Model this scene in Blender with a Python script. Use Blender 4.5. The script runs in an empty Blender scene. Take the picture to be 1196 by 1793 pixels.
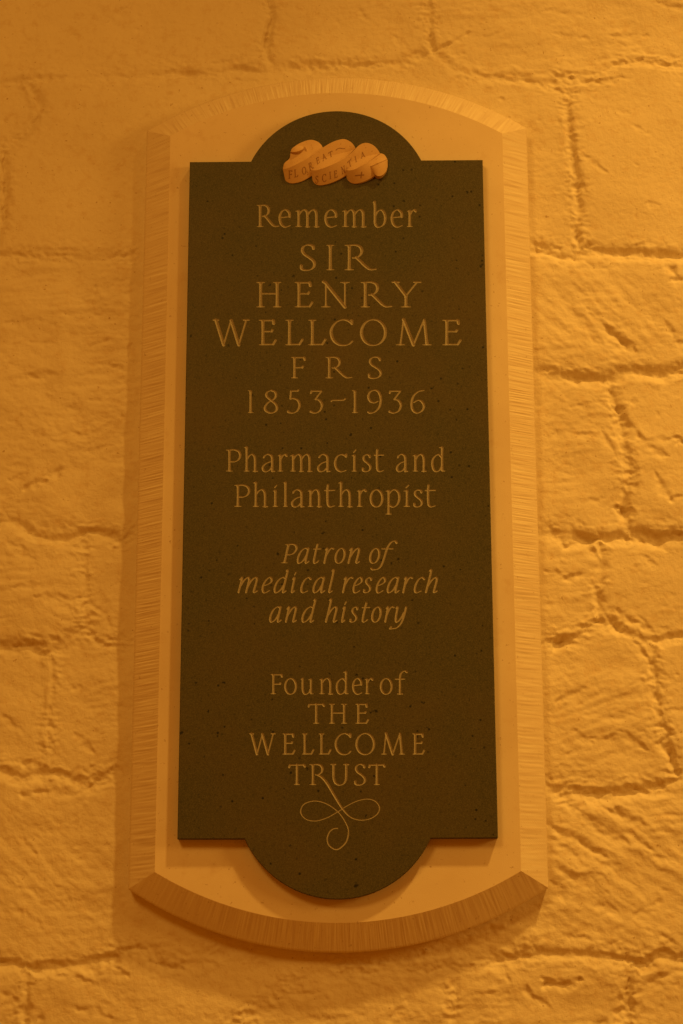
import bpy, math, random
import numpy as np
from mathutils import Matrix, Vector
from mathutils.geometry import delaunay_2d_cdt
from mathutils.bvhtree import BVHTree

# ------------------------------------------------------------------ camera
SC = bpy.context.scene
YAW, PITCH, ROLL = -0.01049, 0.23931, -0.00272
CAM = Vector((0.04213, -3.3, 1.62))
FPX = 3200.0                                     # focal length in pixels of the 1196 x 1793 photograph
fw = Vector((math.sin(YAW)*math.cos(PITCH), math.cos(YAW)*math.cos(PITCH), math.sin(PITCH)))
rt = fw.cross(Vector((0, 0, 1))).normalized()
up = rt.cross(fw)
R2 = rt*math.cos(ROLL) + up*math.sin(ROLL)
U2 = -rt*math.sin(ROLL) + up*math.cos(ROLL)
cd = bpy.data.cameras.new('camera')
cd.sensor_fit = 'VERTICAL'; cd.sensor_height = 36.0; cd.sensor_width = 24.0
cd.lens = 36.0*FPX/1793.0
cd.clip_start = 0.05; cd.clip_end = 60
cam = bpy.data.objects.new('camera', cd)
SC.collection.objects.link(cam)
M = Matrix((R2, U2, -fw)).transposed().to_4x4()
M.translation = CAM
cam.matrix_world = M
SC.camera = cam

# ------------------------------------------------------------------ light: warm lamps of a dim interior
SC.view_settings.view_transform = 'Standard'
SC.view_settings.look = 'None'
SC.view_settings.exposure = 0.0
SC.view_settings.gamma = 1.0
W = bpy.data.worlds.new('World'); SC.world = W; W.use_nodes = True
bg = W.node_tree.nodes['Background']
bg.inputs[0].default_value = (1.0, 0.235, 0.003, 1)
bg.inputs[1].default_value = 0.29
WARM = (1.0, 0.525, 0.08)

def lamp(name, loc, aim, power, radius, cone, blend, color=WARM):
    l = bpy.data.lights.new(name, 'SPOT')
    l.energy = power; l.color = color; l.shadow_soft_size = radius
    l.spot_size = math.radians(cone); l.spot_blend = blend
    o = bpy.data.objects.new(name, l); SC.collection.objects.link(o)
    o.location = loc
    o.rotation_euler = (Vector(aim) - Vector(loc)).to_track_quat('-Z', 'Y').to_euler()
    return o

lamp('ceiling_spot', (2.15, -2.45, 7.0), (0.85, 0, 1.35), 790, 0.16, 42, 1.0)
lamp('side_spot', (4.6, -2.3, 3.4), (0.3, 0, 2.1), 255, 0.65, 60, 1.0)
lamp('far_spot', (-1.7, -4.3, 4.9), (-0.2, 0, 2.5), 250, 0.7, 70, 1.0)

# ------------------------------------------------------------------ helpers
def link(o, parent=None):
    SC.collection.objects.link(o)
    if parent is not None: o.parent = parent
    return o

def mesh_np(name, V, quads=None, tris=None, mat=None, parent=None, smooth=False, normals=None):
    me = bpy.data.meshes.new(name)
    V = np.asarray(V, dtype=np.float32)
    nq = 0 if quads is None else len(quads); nt = 0 if tris is None else len(tris)
    loops = []
    if nq: loops.append(np.asarray(quads, dtype=np.int32).ravel())
    if nt: loops.append(np.asarray(tris, dtype=np.int32).ravel())
    L = np.concatenate(loops)
    starts = np.concatenate([np.arange(nq)*4, nq*4 + np.arange(nt)*3]).astype(np.int32)
    me.vertices.add(len(V)); me.vertices.foreach_set('co', V.ravel())
    me.loops.add(len(L)); me.loops.foreach_set('vertex_index', L)
    me.polygons.add(nq + nt); me.polygons.foreach_set('loop_start', starts)
    me.update(calc_edges=True)
    me.polygons.foreach_set('use_smooth', np.full(nq + nt, bool(smooth)))
    if normals is not None:
        me.normals_split_custom_set_from_vertices(normals.tolist())
    me.update()
    if mat: me.materials.append(mat)
    return link(bpy.data.objects.new(name, me), parent)

def at(px, py, h):
    """point of the plane h metres in front of the wall seen at a photograph pixel"""
    d = R2*((px - 598.0)/FPX) - U2*((py - 896.5)/FPX) + fw
    t = (-h - CAM.y)/d.y
    p = CAM + d*t
    return p.x, p.z

def at_np(px, py, h):
    px = np.asarray(px, float); py = np.asarray(py, float)
    a = (px - 598.0)/FPX; b = (py - 896.5)/FPX
    dx = R2.x*a - U2.x*b + fw.x; dy = R2.y*a - U2.y*b + fw.y; dz = R2.z*a - U2.z*b + fw.z
    t = (-h - CAM.y)/dy
    return CAM.x + dx*t, CAM.z + dz*t

_rs = np.random.RandomState(7)
PERM = _rs.permutation(4096)
GA = _rs.rand(4096)*2*np.pi
GX, GY = np.cos(GA), np.sin(GA)
def perlin(x, y, seed=0):
    xi = np.floor(x).astype(np.int64); yi = np.floor(y).astype(np.int64)
    xf = x - xi; yf = y - yi
    u = xf*xf*xf*(xf*(xf*6 - 15) + 10); v = yf*yf*yf*(yf*(yf*6 - 15) + 10)
    def g(ix, iy, dx, dy):
        h = PERM[(PERM[(ix + seed*131) & 4095] + iy*17 + seed*57) & 4095]
        return GX[h]*dx + GY[h]*dy
    a = g(xi, yi, xf, yf); b = g(xi+1, yi, xf-1, yf)
    c = g(xi, yi+1, xf, yf-1); d = g(xi+1, yi+1, xf-1, yf-1)
    return (a + (b - a)*u + (c - a)*v + (a - b - c + d)*u*v)*1.5
def fbm(x, y, octv, seed=0, gain=0.5):
    s = 0; amp = 1.0
    for k in range(octv):
        s = s + amp*perlin(x*2**k + 13.7*k, y*2**k - 5.1*k, seed + k); amp *= gain
    return s
def sstep(t):
    t = np.clip(t, 0, 1); return t*t*(3 - 2*t)

def catmull(P, n):
    P = np.asarray(P, float)
    Q = np.vstack([2*P[0] - P[1], P, 2*P[-1] - P[-2]])
    out = []
    for i in range(1, len(Q) - 2):
        for t in np.arange(n)/n:
            a, b, c, d = Q[i-1], Q[i], Q[i+1], Q[i+2]
            out.append(0.5*((2*b) + (c - a)*t + (2*a - 5*b + 4*c - d)*t*t + (3*b - a - 3*c + d)*t**3))
    out.append(P[-1])
    return np.array(out)

def resample(P, n):
    d = np.r_[0, np.cumsum(np.linalg.norm(np.diff(P[:, :2], axis=0), axis=1))]
    t = np.linspace(0, d[-1], n)
    return np.stack([np.interp(t, d, P[:, k]) for k in range(P.shape[1])], -1)

# ------------------------------------------------------------------ materials
def nt_new(name):
    m = bpy.data.materials.new(name); m.use_nodes = True
    nt = m.node_tree; b = nt.nodes['Principled BSDF']
    return m, nt, b
def N(nt, kind, **kw):
    n = nt.nodes.new(kind)
    for k, v in kw.items():
        if k.startswith('i_'): n.inputs[k[2:].replace('_', ' ')].default_value = v
        else: setattr(n, k, v)
    return n
def mix(nt, fac, a, b, kind='MIX'):
    n = nt.nodes.new('ShaderNodeMix'); n.data_type = 'RGBA'; n.blend_type = kind
    for sock, v in ((0, fac), (6, a), (7, b)):
        if hasattr(v, 'is_linked') or hasattr(v, 'links'): nt.links.new(v, n.inputs[sock])
        else: n.inputs[sock].default_value = v
    return n.outputs[2]
def ramp(nt, src, p0, p1, c0=(0, 0, 0, 1), c1=(1, 1, 1, 1)):
    r = nt.nodes.new('ShaderNodeValToRGB')
    r.color_ramp.elements[0].position = p0; r.color_ramp.elements[0].color = c0
    r.color_ramp.elements[1].position = p1; r.color_ramp.elements[1].color = c1
    nt.links.new(src, r.inputs[0]); return r.outputs[0]
def noise(nt, vec, scale, detail=3, rough=0.5, w=0):
    n = N(nt, 'ShaderNodeTexNoise'); n.inputs['Scale'].default_value = scale
    n.inputs['Detail'].default_value = detail; n.inputs['Roughness'].default_value = rough
    mp = nt.nodes.new('ShaderNodeMapping'); mp.inputs['Location'].default_value = (w, w*1.7, w*0.3)
    nt.links.new(vec, mp.inputs[0]); nt.links.new(mp.outputs[0], n.inputs['Vector'])
    return n.outputs[0]
def bump(nt, src, dist, strength=1.0, prev=None):
    b = nt.nodes.new('ShaderNodeBump'); b.inputs['Strength'].default_value = strength
    b.inputs['Distance'].default_value = dist; nt.links.new(src, b.inputs['Height'])
    if prev is not None: nt.links.new(prev, b.inputs['Normal'])
    return b.outputs[0]

def mat_paint():
    m, nt, b = nt_new('cream_paint')
    v = nt.nodes.new('ShaderNodeNewGeometry').outputs['Position']
    c = mix(nt, ramp(nt, noise(nt, v, 3.5, 4, .55), .35, .7), (.76, .665, .50, 1), (.82, .73, .565, 1))
    c = mix(nt, ramp(nt, noise(nt, v, 55, 4, .65, 3), .52, .78), c, (.70, .56, .37, 1))
    spots = ramp(nt, noise(nt, v, 130, 2, .5, 9), .70, .78)
    c = mix(nt, spots, c, (.52, .38, .22, 1))
    nt.links.new(c, b.inputs['Base Color'])
    b.inputs['Roughness'].default_value = .72
    b.inputs['Specular IOR Level'].default_value = .25
    n1 = bump(nt, noise(nt, v, 95, 4, .5), .0018, .9)
    n2 = bump(nt, noise(nt, v, 420, 3, .6), .0007, .8, n1)
    nt.links.new(n2, b.inputs['Normal'])
    return m
def mat_limestone(name, c0, c1, c2, rough=.7):
    m, nt, b = nt_new(name)
    v = nt.nodes.new('ShaderNodeNewGeometry').outputs['Position']
    c = mix(nt, ramp(nt, noise(nt, v, 6, 5, .6), .35, .68), c0, c1)
    c = mix(nt, ramp(nt, noise(nt, v, 22, 4, .6, 5), .60, .90), c, c2)
    fl = ramp(nt, noise(nt, v, 120, 4, .65, 2), .63, .74)
    c = mix(nt, fl, c, (c2[0]*.72, c2[1]*.66, c2[2]*.6, 1))
    nt.links.new(c, b.inputs['Base Color'])
    b.inputs['Roughness'].default_value = rough
    b.inputs['Specular IOR Level'].default_value = .25
    nt.links.new(bump(nt, noise(nt, v, 500, 3, .6), .0004, .6), b.inputs['Normal'])
    return m
def mat_slate(name, base, var, bits):
    m, nt, b = nt_new(name)
    v = nt.nodes.new('ShaderNodeNewGeometry').outputs['Position']
    c = mix(nt, ramp(nt, noise(nt, v, 4.5, 4, .6), .36, .66), base, var)
    c = mix(nt, ramp(nt, noise(nt, v, 700, 2, .7, 4), .42, .72), c, bits)
    c = mix(nt, ramp(nt, noise(nt, v, 160, 3, .7, 8), .28, .42, (1, 1, 1, 1), (0, 0, 0, 1)), c, tuple(x*.72 for x in base[:3]) + (1,))
    vo = N(nt, 'ShaderNodeTexVoronoi'); vo.inputs['Scale'].default_value = 62
    nt.links.new(v, vo.inputs['Vector'])
    cell = ramp(nt, vo.outputs['Color'], .58, .62)
    pit = ramp(nt, vo.outputs['Distance'], .10, .18, (1, 1, 1, 1), (0, 0, 0, 1))
    pm = nt.nodes.new('ShaderNodeMath'); pm.operation = 'MULTIPLY'
    nt.links.new(cell, pm.inputs[0]); nt.links.new(pit, pm.inputs[1])
    big = ramp(nt, noise(nt, v, 60, 2, .5, 21), .72, .77)
    ad = nt.nodes.new('ShaderNodeMath'); ad.operation = 'MAXIMUM'
    nt.links.new(pm.outputs[0], ad.inputs[0]); nt.links.new(big, ad.inputs[1])
    c = mix(nt, ad.outputs[0], c, tuple(x*.30 for x in base[:3]) + (1,))
    nt.links.new(c, b.inputs['Base Color'])
    b.inputs['Roughness'].default_value = .5
    b.inputs['Specular IOR Level'].default_value = .22
    nt.links.new(bump(nt, noise(nt, v, 600, 3, .6), .0003, .7), b.inputs['Normal'])
    return m
def mat_plain(name, col, rough=.8, sc=300, amt=.12):
    m, nt, b = nt_new(name)
    v = nt.nodes.new('ShaderNodeNewGeometry').outputs['Position']
    c = mix(nt, ramp(nt, noise(nt, v, sc, 3, .6), .3, .7), tuple(x*(1-amt) for x in col[:3]) + (1,), tuple(min(1, x*(1+amt)) for x in col[:3]) + (1,))
    nt.links.new(c, b.inputs['Base Color']); b.inputs['Roughness'].default_value = rough
    b.inputs['Specular IOR Level'].default_value = .2
    return m
PAINT = mat_paint()
LIME = mat_limestone('limestone', (.73, .60, .44, 1), (.80, .68, .52, 1), (.62, .45, .28, 1))
TOOLED = mat_limestone('tooled_limestone', (.74, .63, .48, 1), (.80, .70, .55, 1), (.68, .54, .38, 1))
nt_ = TOOLED.node_tree; b_ = nt_.nodes['Principled BSDF']; at_ = nt_.nodes.new('ShaderNodeAttribute'); at_.attribute_name = 'bruise'
src_ = b_.inputs['Base Color'].links[0].from_socket
dk_ = mix(nt_, ramp(nt_, at_.outputs['Fac'], .28, .46, (1, 1, 1, 1), (0, 0, 0, 1)), src_, (.69, .57, .43, 1))
lt_ = mix(nt_, ramp(nt_, at_.outputs['Fac'], .56, .74), dk_, (.83, .75, .61, 1))
nt_.links.new(lt_, b_.inputs['Base Color'])
SCROLLST = mat_limestone('scroll_limestone', (.60, .41, .22, 1), (.66, .46, .26, 1), (.48, .28, .13, 1))
SLATE = mat_slate('green_slate', (.054, .052, .026, 1), (.078, .060, .027, 1), (.118, .106, .062, 1))
CUT = mat_plain('cut_slate', (.345, .315, .26, 1))
DARKLET = mat_plain('dark_lettering', (.34, .19, .10, 1))

# ------------------------------------------------------------------ the wall: a sculpted height field cut into its blocks
def axis(lo, hi, step, olo, ohi):
    core = np.arange(lo, hi + step/2, step)
    def grow(x, end, sgn):
        out = []; s = step
        while (end - x)*sgn > 0:
            s = min(s*1.12, .02); x += sgn*s; out.append(x)
        return out
    return np.array(grow(lo, olo, -1)[::-1] + list(core) + grow(hi, ohi, 1))
XS = axis(-.66, .68, .0024, -1.25, 1.25)
ZS = axis(1.49, 3.52, .0024, 1.0, 4.1)
X, Z = np.meshgrid(XS, ZS)                       # [row z, column x]
WX = X + .0035*fbm(X/.035, Z/.035, 3, 3) + .0012*perlin(X/.008, Z/.008, 5)
WZ = Z + .0040*fbm(X/.045, Z/.03, 3, 11) + .0012*perlin(X/.009, Z/.009, 15)

# joints: (photograph x, y, depth in mm) along each, then half width in mm; horizontal joints recess sharply under the upper stone
HJ = [
 ([(-500,150,3),(-150,145,3),(0,142,6),(60,138,6),(130,135,3),(200,133,2),(280,128,8),(322,124,11),(370,129,4),(420,119,9),(455,124,4),(505,119,4),(560,114,8),(600,112,5),(640,112,7),(700,106,5),(755,92,8),(800,116,3),(850,131,6),(900,128,8),(950,142,5),(992,128,8),(1040,124,3),(1100,104,6),(1150,107,4),(1196,112,6),(1350,112,4),(1700,118,4)], 9),
 ([(-500,440,4),(-60,440,3),(0,445,5),(30,446,4),(100,452,2),(200,452,1),(260,450,1),(598,452,1),(930,430,4),(936,432,10),(1000,450,7),(1030,434,5),(1060,440,7),(1110,441,6),(1160,447,9),(1196,450,8),(1350,455,4),(1700,450,4)], 9),
 ([(-500,930,4),(-60,915,5),(0,908,5),(40,920,7),(65,934,8),(110,941,9),(160,930,9),(205,938,7),(240,936,5),(598,800,1),(925,660,5),(945,657,5),(985,660,4),(1012,662,13),(1040,662,8),(1062,666,7),(1090,652,2),(1120,650,4),(1160,655,5),(1196,648,4),(1350,650,4),(1700,650,4)], 10),
 ([(-500,1140,4),(-60,1135,6),(0,1130,8),(50,1130,9),(85,1140,8),(120,1118,3),(150,1104,5),(240,1120,1),(598,1030,1),(930,930,2),(945,930,5),(990,940,5),(1010,938,13),(1055,942,12),(1085,940,13),(1120,936,12),(1160,944,12),(1200,938,10),(1350,940,5),(1700,940,4)], 11),
 ([(-500,1350,4),(-60,1345,6),(0,1348,9),(50,1356,9),(85,1352,9),(125,1358,6),(155,1370,8),(200,1348,5),(240,1350,2),(598,1240,1),(940,1130,4),(972,1125,12),(1000,1116,12),(1025,1100,5),(1060,1080,9),(1110,1112,9),(1150,1120,9),(1196,1110,6),(1350,1112,5),(1700,1115,4)], 10),
 ([(-500,1690,4),(-60,1686,6),(0,1684,12),(60,1692,12),(120,1688,12),(170,1682,10),(235,1662,9),(262,1662,3),(330,1688,3),(598,1550,1),(930,1372,4),(962,1374,10),(1010,1386,13),(1060,1388,13),(1100,1384,13),(1150,1376,12),(1185,1360,6),(1196,1358,6),(1350,1362,5),(1700,1365,4)], 11),
 ([(-500,1980,4),(240,1960,2),(400,1800,1),(520,1720,1),(640,1700,2),(760,1694,2),(840,1690,1.5),(880,1676,5),(950,1668,7),(1040,1672,9),(1080,1676,10),(1120,1686,9),(1160,1672,8),(1196,1680,6),(1350,1684,5),(1700,1684,4)], 10),
]
VJ = [
 ([(500,-500,3),(480,-200,4),(472,0,6),(475,30,8),(468,65,11),(468,90,12),(474,118,5)], 8),
 ([(745,-500,2),(750,-200,2),(748,0,4),(750,40,5),(755,75,9),(760,95,9)], 8),
 ([(45,142,3),(62,165,7),(68,195,8),(48,232,8),(15,258,7),(6,290,8),(8,340,8),(4,390,6),(-10,445,2)], 9),
 ([(1000,128,2),(994,185,4),(996,225,8),(1003,280,8),(1012,345,9),(1014,370,6),(1010,410,8),(1016,430,7)], 9),
 ([(1062,666,5),(1074,700,6),(1078,715,9),(1085,745,2),(1095,800,2.5),(1100,850,2),(1092,892,9),(1096,920,5),(1100,938,6)], 9),
 ([(152,934,1.5),(148,990,2.5),(150,1040,3),(154,1072,5),(150,1104,5)], 9),
 ([(88,1140,3),(92,1180,4),(90,1220,4),(86,1260,3),(90,1352,1)], 8),
 ([(44,1690,3),(48,1740,6),(44,1793,7),(40,1990,4)], 9),
 ([(1048,945,5),(1055,975,5),(1048,1030,7),(1052,1070,9),(1070,1086,9)], 10),
 ([(1140,1122,3),(1146,1180,6),(1152,1240,7),(1162,1290,8),(1176,1330,9),(1190,1362,8)], 9),
 ([(1108,1682,3),(1098,1730,9),(1100,1793,8),(1104,1990,5)], 9),
 ([(-60,455,2),(-120,690,3),(-90,915,3)], 9), ([(-150,1350,3),(-110,1500,3),(-140,1690,3)], 9),
 ([(1290,655,3),(1310,800,4),(1290,938,3)], 9), ([(1300,1365,3),(1310,1500,4),(1300,1682,3)], 9),
 ([(800,1694,1.5),(790,1850,2),(800,1990,2)], 8), ([(420,1800,1),(430,1990,2)], 8),
 ([(1330,-500,3),(1320,112,3)], 9), ([(1300,112,3),(1310,452,3)], 9), ([(-120,-500,3),(-100,144,3)], 9),
]
BIG = 9.0
DIST = np.full(X.shape, BIG); SS = np.zeros(X.shape); DD = np.zeros(X.shape); HW = np.full(X.shape, .01); VV = np.zeros(X.shape)
def seg_slice(x0, z0, x1, z1, rad):
    i0, i1 = np.searchsorted(XS, [min(x0, x1) - rad, max(x0, x1) + rad])
    j0, j1 = np.searchsorted(ZS, [min(z0, z1) - rad, max(z0, z1) + rad])
    return slice(max(j0, 0), j1), slice(max(i0, 0), i1)
def seg_dist(sl, x0, z0, x1, z1, WX_=None, WZ_=None):
    px = (WX if WX_ is None else WX_)[sl] - x0; pz = (WZ if WZ_ is None else WZ_)[sl] - z0; dx = x1 - x0; dz = z1 - z0
    L2 = dx*dx + dz*dz + 1e-12
    t = np.clip((px*dx + pz*dz)/L2, 0, 1)
    ex = px - t*dx; ez = pz - t*dz
    d = np.sqrt(ex*ex + ez*ez)
    s = (dx*pz - dz*px)/math.sqrt(L2)             # positive to the left of the direction
    return d, s, t
VJ.append(([(598, 112, .5), (610, 400, .5), (590, 900, .5), (600, 1400, .5), (596, 1700, .5)], 8))
VJ += [([(-120, 144, 3), (-130, 440, 3)], 9), ([(1310, 455, 3), (1320, 652, 3)], 9), ([(1300, 940, 3), (1310, 1112, 3)], 9), ([(1320, 1112, 3), (1300, 1362, 3)], 9), ([(-140, 930, 3), (-130, 1136, 3)], 9), ([(-90, 1137, 3), (-100, 1346, 3)], 9)]
for fam, vert in ((HJ, 0), (VJ, 1)):
    for pts, hw in fam:
        if not vert: pts = [(-1100, pts[0][1] + 10, 4)] + pts + ([(2300, pts[-1][1] + 6, 4)] if pts[-1][0] < 2300 else [])
        P = catmull(pts, 5)
        x, z = at_np(P[:, 0], P[:, 1], 0.0)
        dep = np.clip(P[:, 2], .5, 20)/1000
        for k in range(len(x) - 1):
            sl = seg_slice(x[k], z[k], x[k+1], z[k+1], .075)
            if sl[0].start >= sl[0].stop or sl[1].start >= sl[1].stop: continue
            d, s, t = seg_dist(sl, x[k], z[k], x[k+1], z[k+1])
            m = d < DIST[sl]
            D = dep[k] + (dep[k+1] - dep[k])*t
            for arr, val in ((DIST, d), (SS, np.sign(s)*d), (DD, D), (HW, hw/1000.0), (VV, float(vert))):
                a = arr[sl]; a[m] = (val[m] if isinstance(val, np.ndarray) else val)
# cells of the blocks, by flooding the area between the joints
cx = (WX[:-1, :-1] + WX[1:, 1:])/2; cs_ = np.maximum(np.diff(XS)[None, :], np.diff(ZS)[:, None])
free = ((DIST[:-1, :-1] + DIST[1:, 1:])/2 > np.maximum(.0065, cs_*.8))
nr, nc = free.shape
lab = np.where(free, -1, 0).ravel().tolist()
nlab = 0
for s0 in range(0, nr*nc, 997):
    if lab[s0] != -1: continue
    nlab += 1; st = [s0]; lab[s0] = nlab
    while st:
        p = st.pop(); c = p % nc
        if c > 0 and lab[p-1] == -1: lab[p-1] = nlab; st.append(p-1)
        if c < nc-1 and lab[p+1] == -1: lab[p+1] = nlab; st.append(p+1)
        if p >= nc and lab[p-nc] == -1: lab[p-nc] = nlab; st.append(p-nc)
        if p < nc*(nr-1) and lab[p+nc] == -1: lab[p+nc] = nlab; st.append(p+nc)
LAB = np.array(lab).reshape(nr, nc); LAB[LAB < 0] = 0
cnt = np.bincount(LAB.ravel(), minlength=nlab + 1)
for k in range(1, nlab + 1):
    if cnt[k] < 400: LAB[LAB == k] = 0
LV = np.zeros(X.shape, int); LV[:-1, :-1] = LAB; LV[-1] = LV[-2]; LV[:, -1] = LV[:, -2]
_r = np.random.RandomState(21)
off = _r.uniform(-.0015, .0035, nlab + 1); tx = _r.uniform(-.010, .010, nlab + 1); rough = _r.uniform(.55, 1.15, nlab + 1)
def block_at(px, py):
    x, z = at(px, py, 0); return LV[np.searchsorted(ZS, z), np.searchsorted(XS, x)]
for px, py, rr in ((150, 300, .30), (1110, 300, .22), (1150, 1050, .55), (600, 60, .6), (250, 60, .8), (1000, 560, 1.0), (1010, 800, .9),
                   (100, 700, 1.25), (1050, 1250, 1.0), (1050, 1550, 1.35), (100, 1550, .75), (60, 1040, 1.1), (900, 60, .85), (900, 1750, 1.2)):
    rough[block_at(px, py)] = rr
print('BLOCKS', nlab, [(p, int(block_at(*p))) for p in ((150,300),(1110,300),(1150,1050),(600,60),(250,60),(1000,560),(1150,560),(1010,800),(960,300),(1150,800))])
rough[0] = 1.0
edge = sstep(DIST/.022)
RG = rough[LV]*edge + (1 - edge)*.9
H = edge*(off[LV] + tx[LV]*(X - .0))
H += .0050*fbm(X/.33, Z/.26, 3, 31)*1.0
# smooth lumps, coarse plaster skin, trowel drags
H += RG*(.0030*fbm(WX/.085, WZ/.065, 4, 41, .40))
rid = 1 - np.abs(fbm(WX/.06, WZ/.032, 3, 51))*2.2
patch = sstep((fbm(X/.16, Z/.12, 2, 61) + .25)/.6)
H -= RG*patch*.0013*np.clip(rid - .35, 0, 1)
H += RG*patch*.0008*fbm(X/.017, Z/.009, 3, 71)
def drag(ang, sx, sz, seed):
    ca, sa = math.cos(ang), math.sin(ang)
    return fbm((WX*ca + WZ*sa)/sx, (-WX*sa + WZ*ca)/sz, 3, seed)
lx, lz = at(1080, 1500, 0)
H += .0024*np.exp(-(((X - lx)/.17)**2 + ((Z - lz)/.12)**2))*drag(math.radians(-32), .11, .016, 81)
lx, lz = at(1040, 560, 0)
H += .0022*np.exp(-(((X - lx)/.13)**2 + ((Z - lz)/.10)**2))*drag(math.radians(-45), .09, .018, 83)
lx, lz = at(1060, 1270, 0)
H += .0018*np.exp(-(((X - lx)/.10)**2 + ((Z - lz)/.10)**2))*drag(math.radians(18), .09, .013, 85)
lx, lz = at(60, 1530, 0)
H += .0016*np.exp(-(((X - lx)/.15)**2 + ((Z - lz)/.10)**2))*drag(math.radians(-40), .10, .016, 87)
H += .0011*drag(math.radians(4), .12, .011, 89)*RG**1.7*sstep((fbm(X/.2, Z/.2, 2, 93) + .1)/.5)
# the joints themselves
mod = np.clip(.95 + .8*fbm(X/.055, Z/.05, 3, 101), .35, 1.7)
HW = HW*np.clip(1.25 + .5*fbm(X/.04, Z/.04, 2, 103), .7, 2)
t = SS/HW                                         # horizontals run left to right: positive above
upper = 1 - sstep((t + .2)/1.0); lower = 1 - sstep((-t - .15)/1.7)
ph = np.where(t > -.15, upper, lower)
pv = 1 - sstep(np.abs(t)/1.0)
H -= .8*DD*mod*np.where(VV > .5, pv, ph)
band = 1 - sstep(DIST/.042)
crumb = sstep((fbm(X/.07, Z/.05, 2, 113) + .35)/.5)
H += band*(.0012 + .0022*crumb)*fbm(WX/.016, WZ/.0085, 4, 111, .6)
DX = WX + .0040*perlin(X/.017, Z/.014, 201) + .0018*perlin(X/.006, Z/.006, 203)
DZ = WZ + .0040*perlin(X/.016, Z/.013, 205) + .0018*perlin(X/.006, Z/.006, 207)
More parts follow.
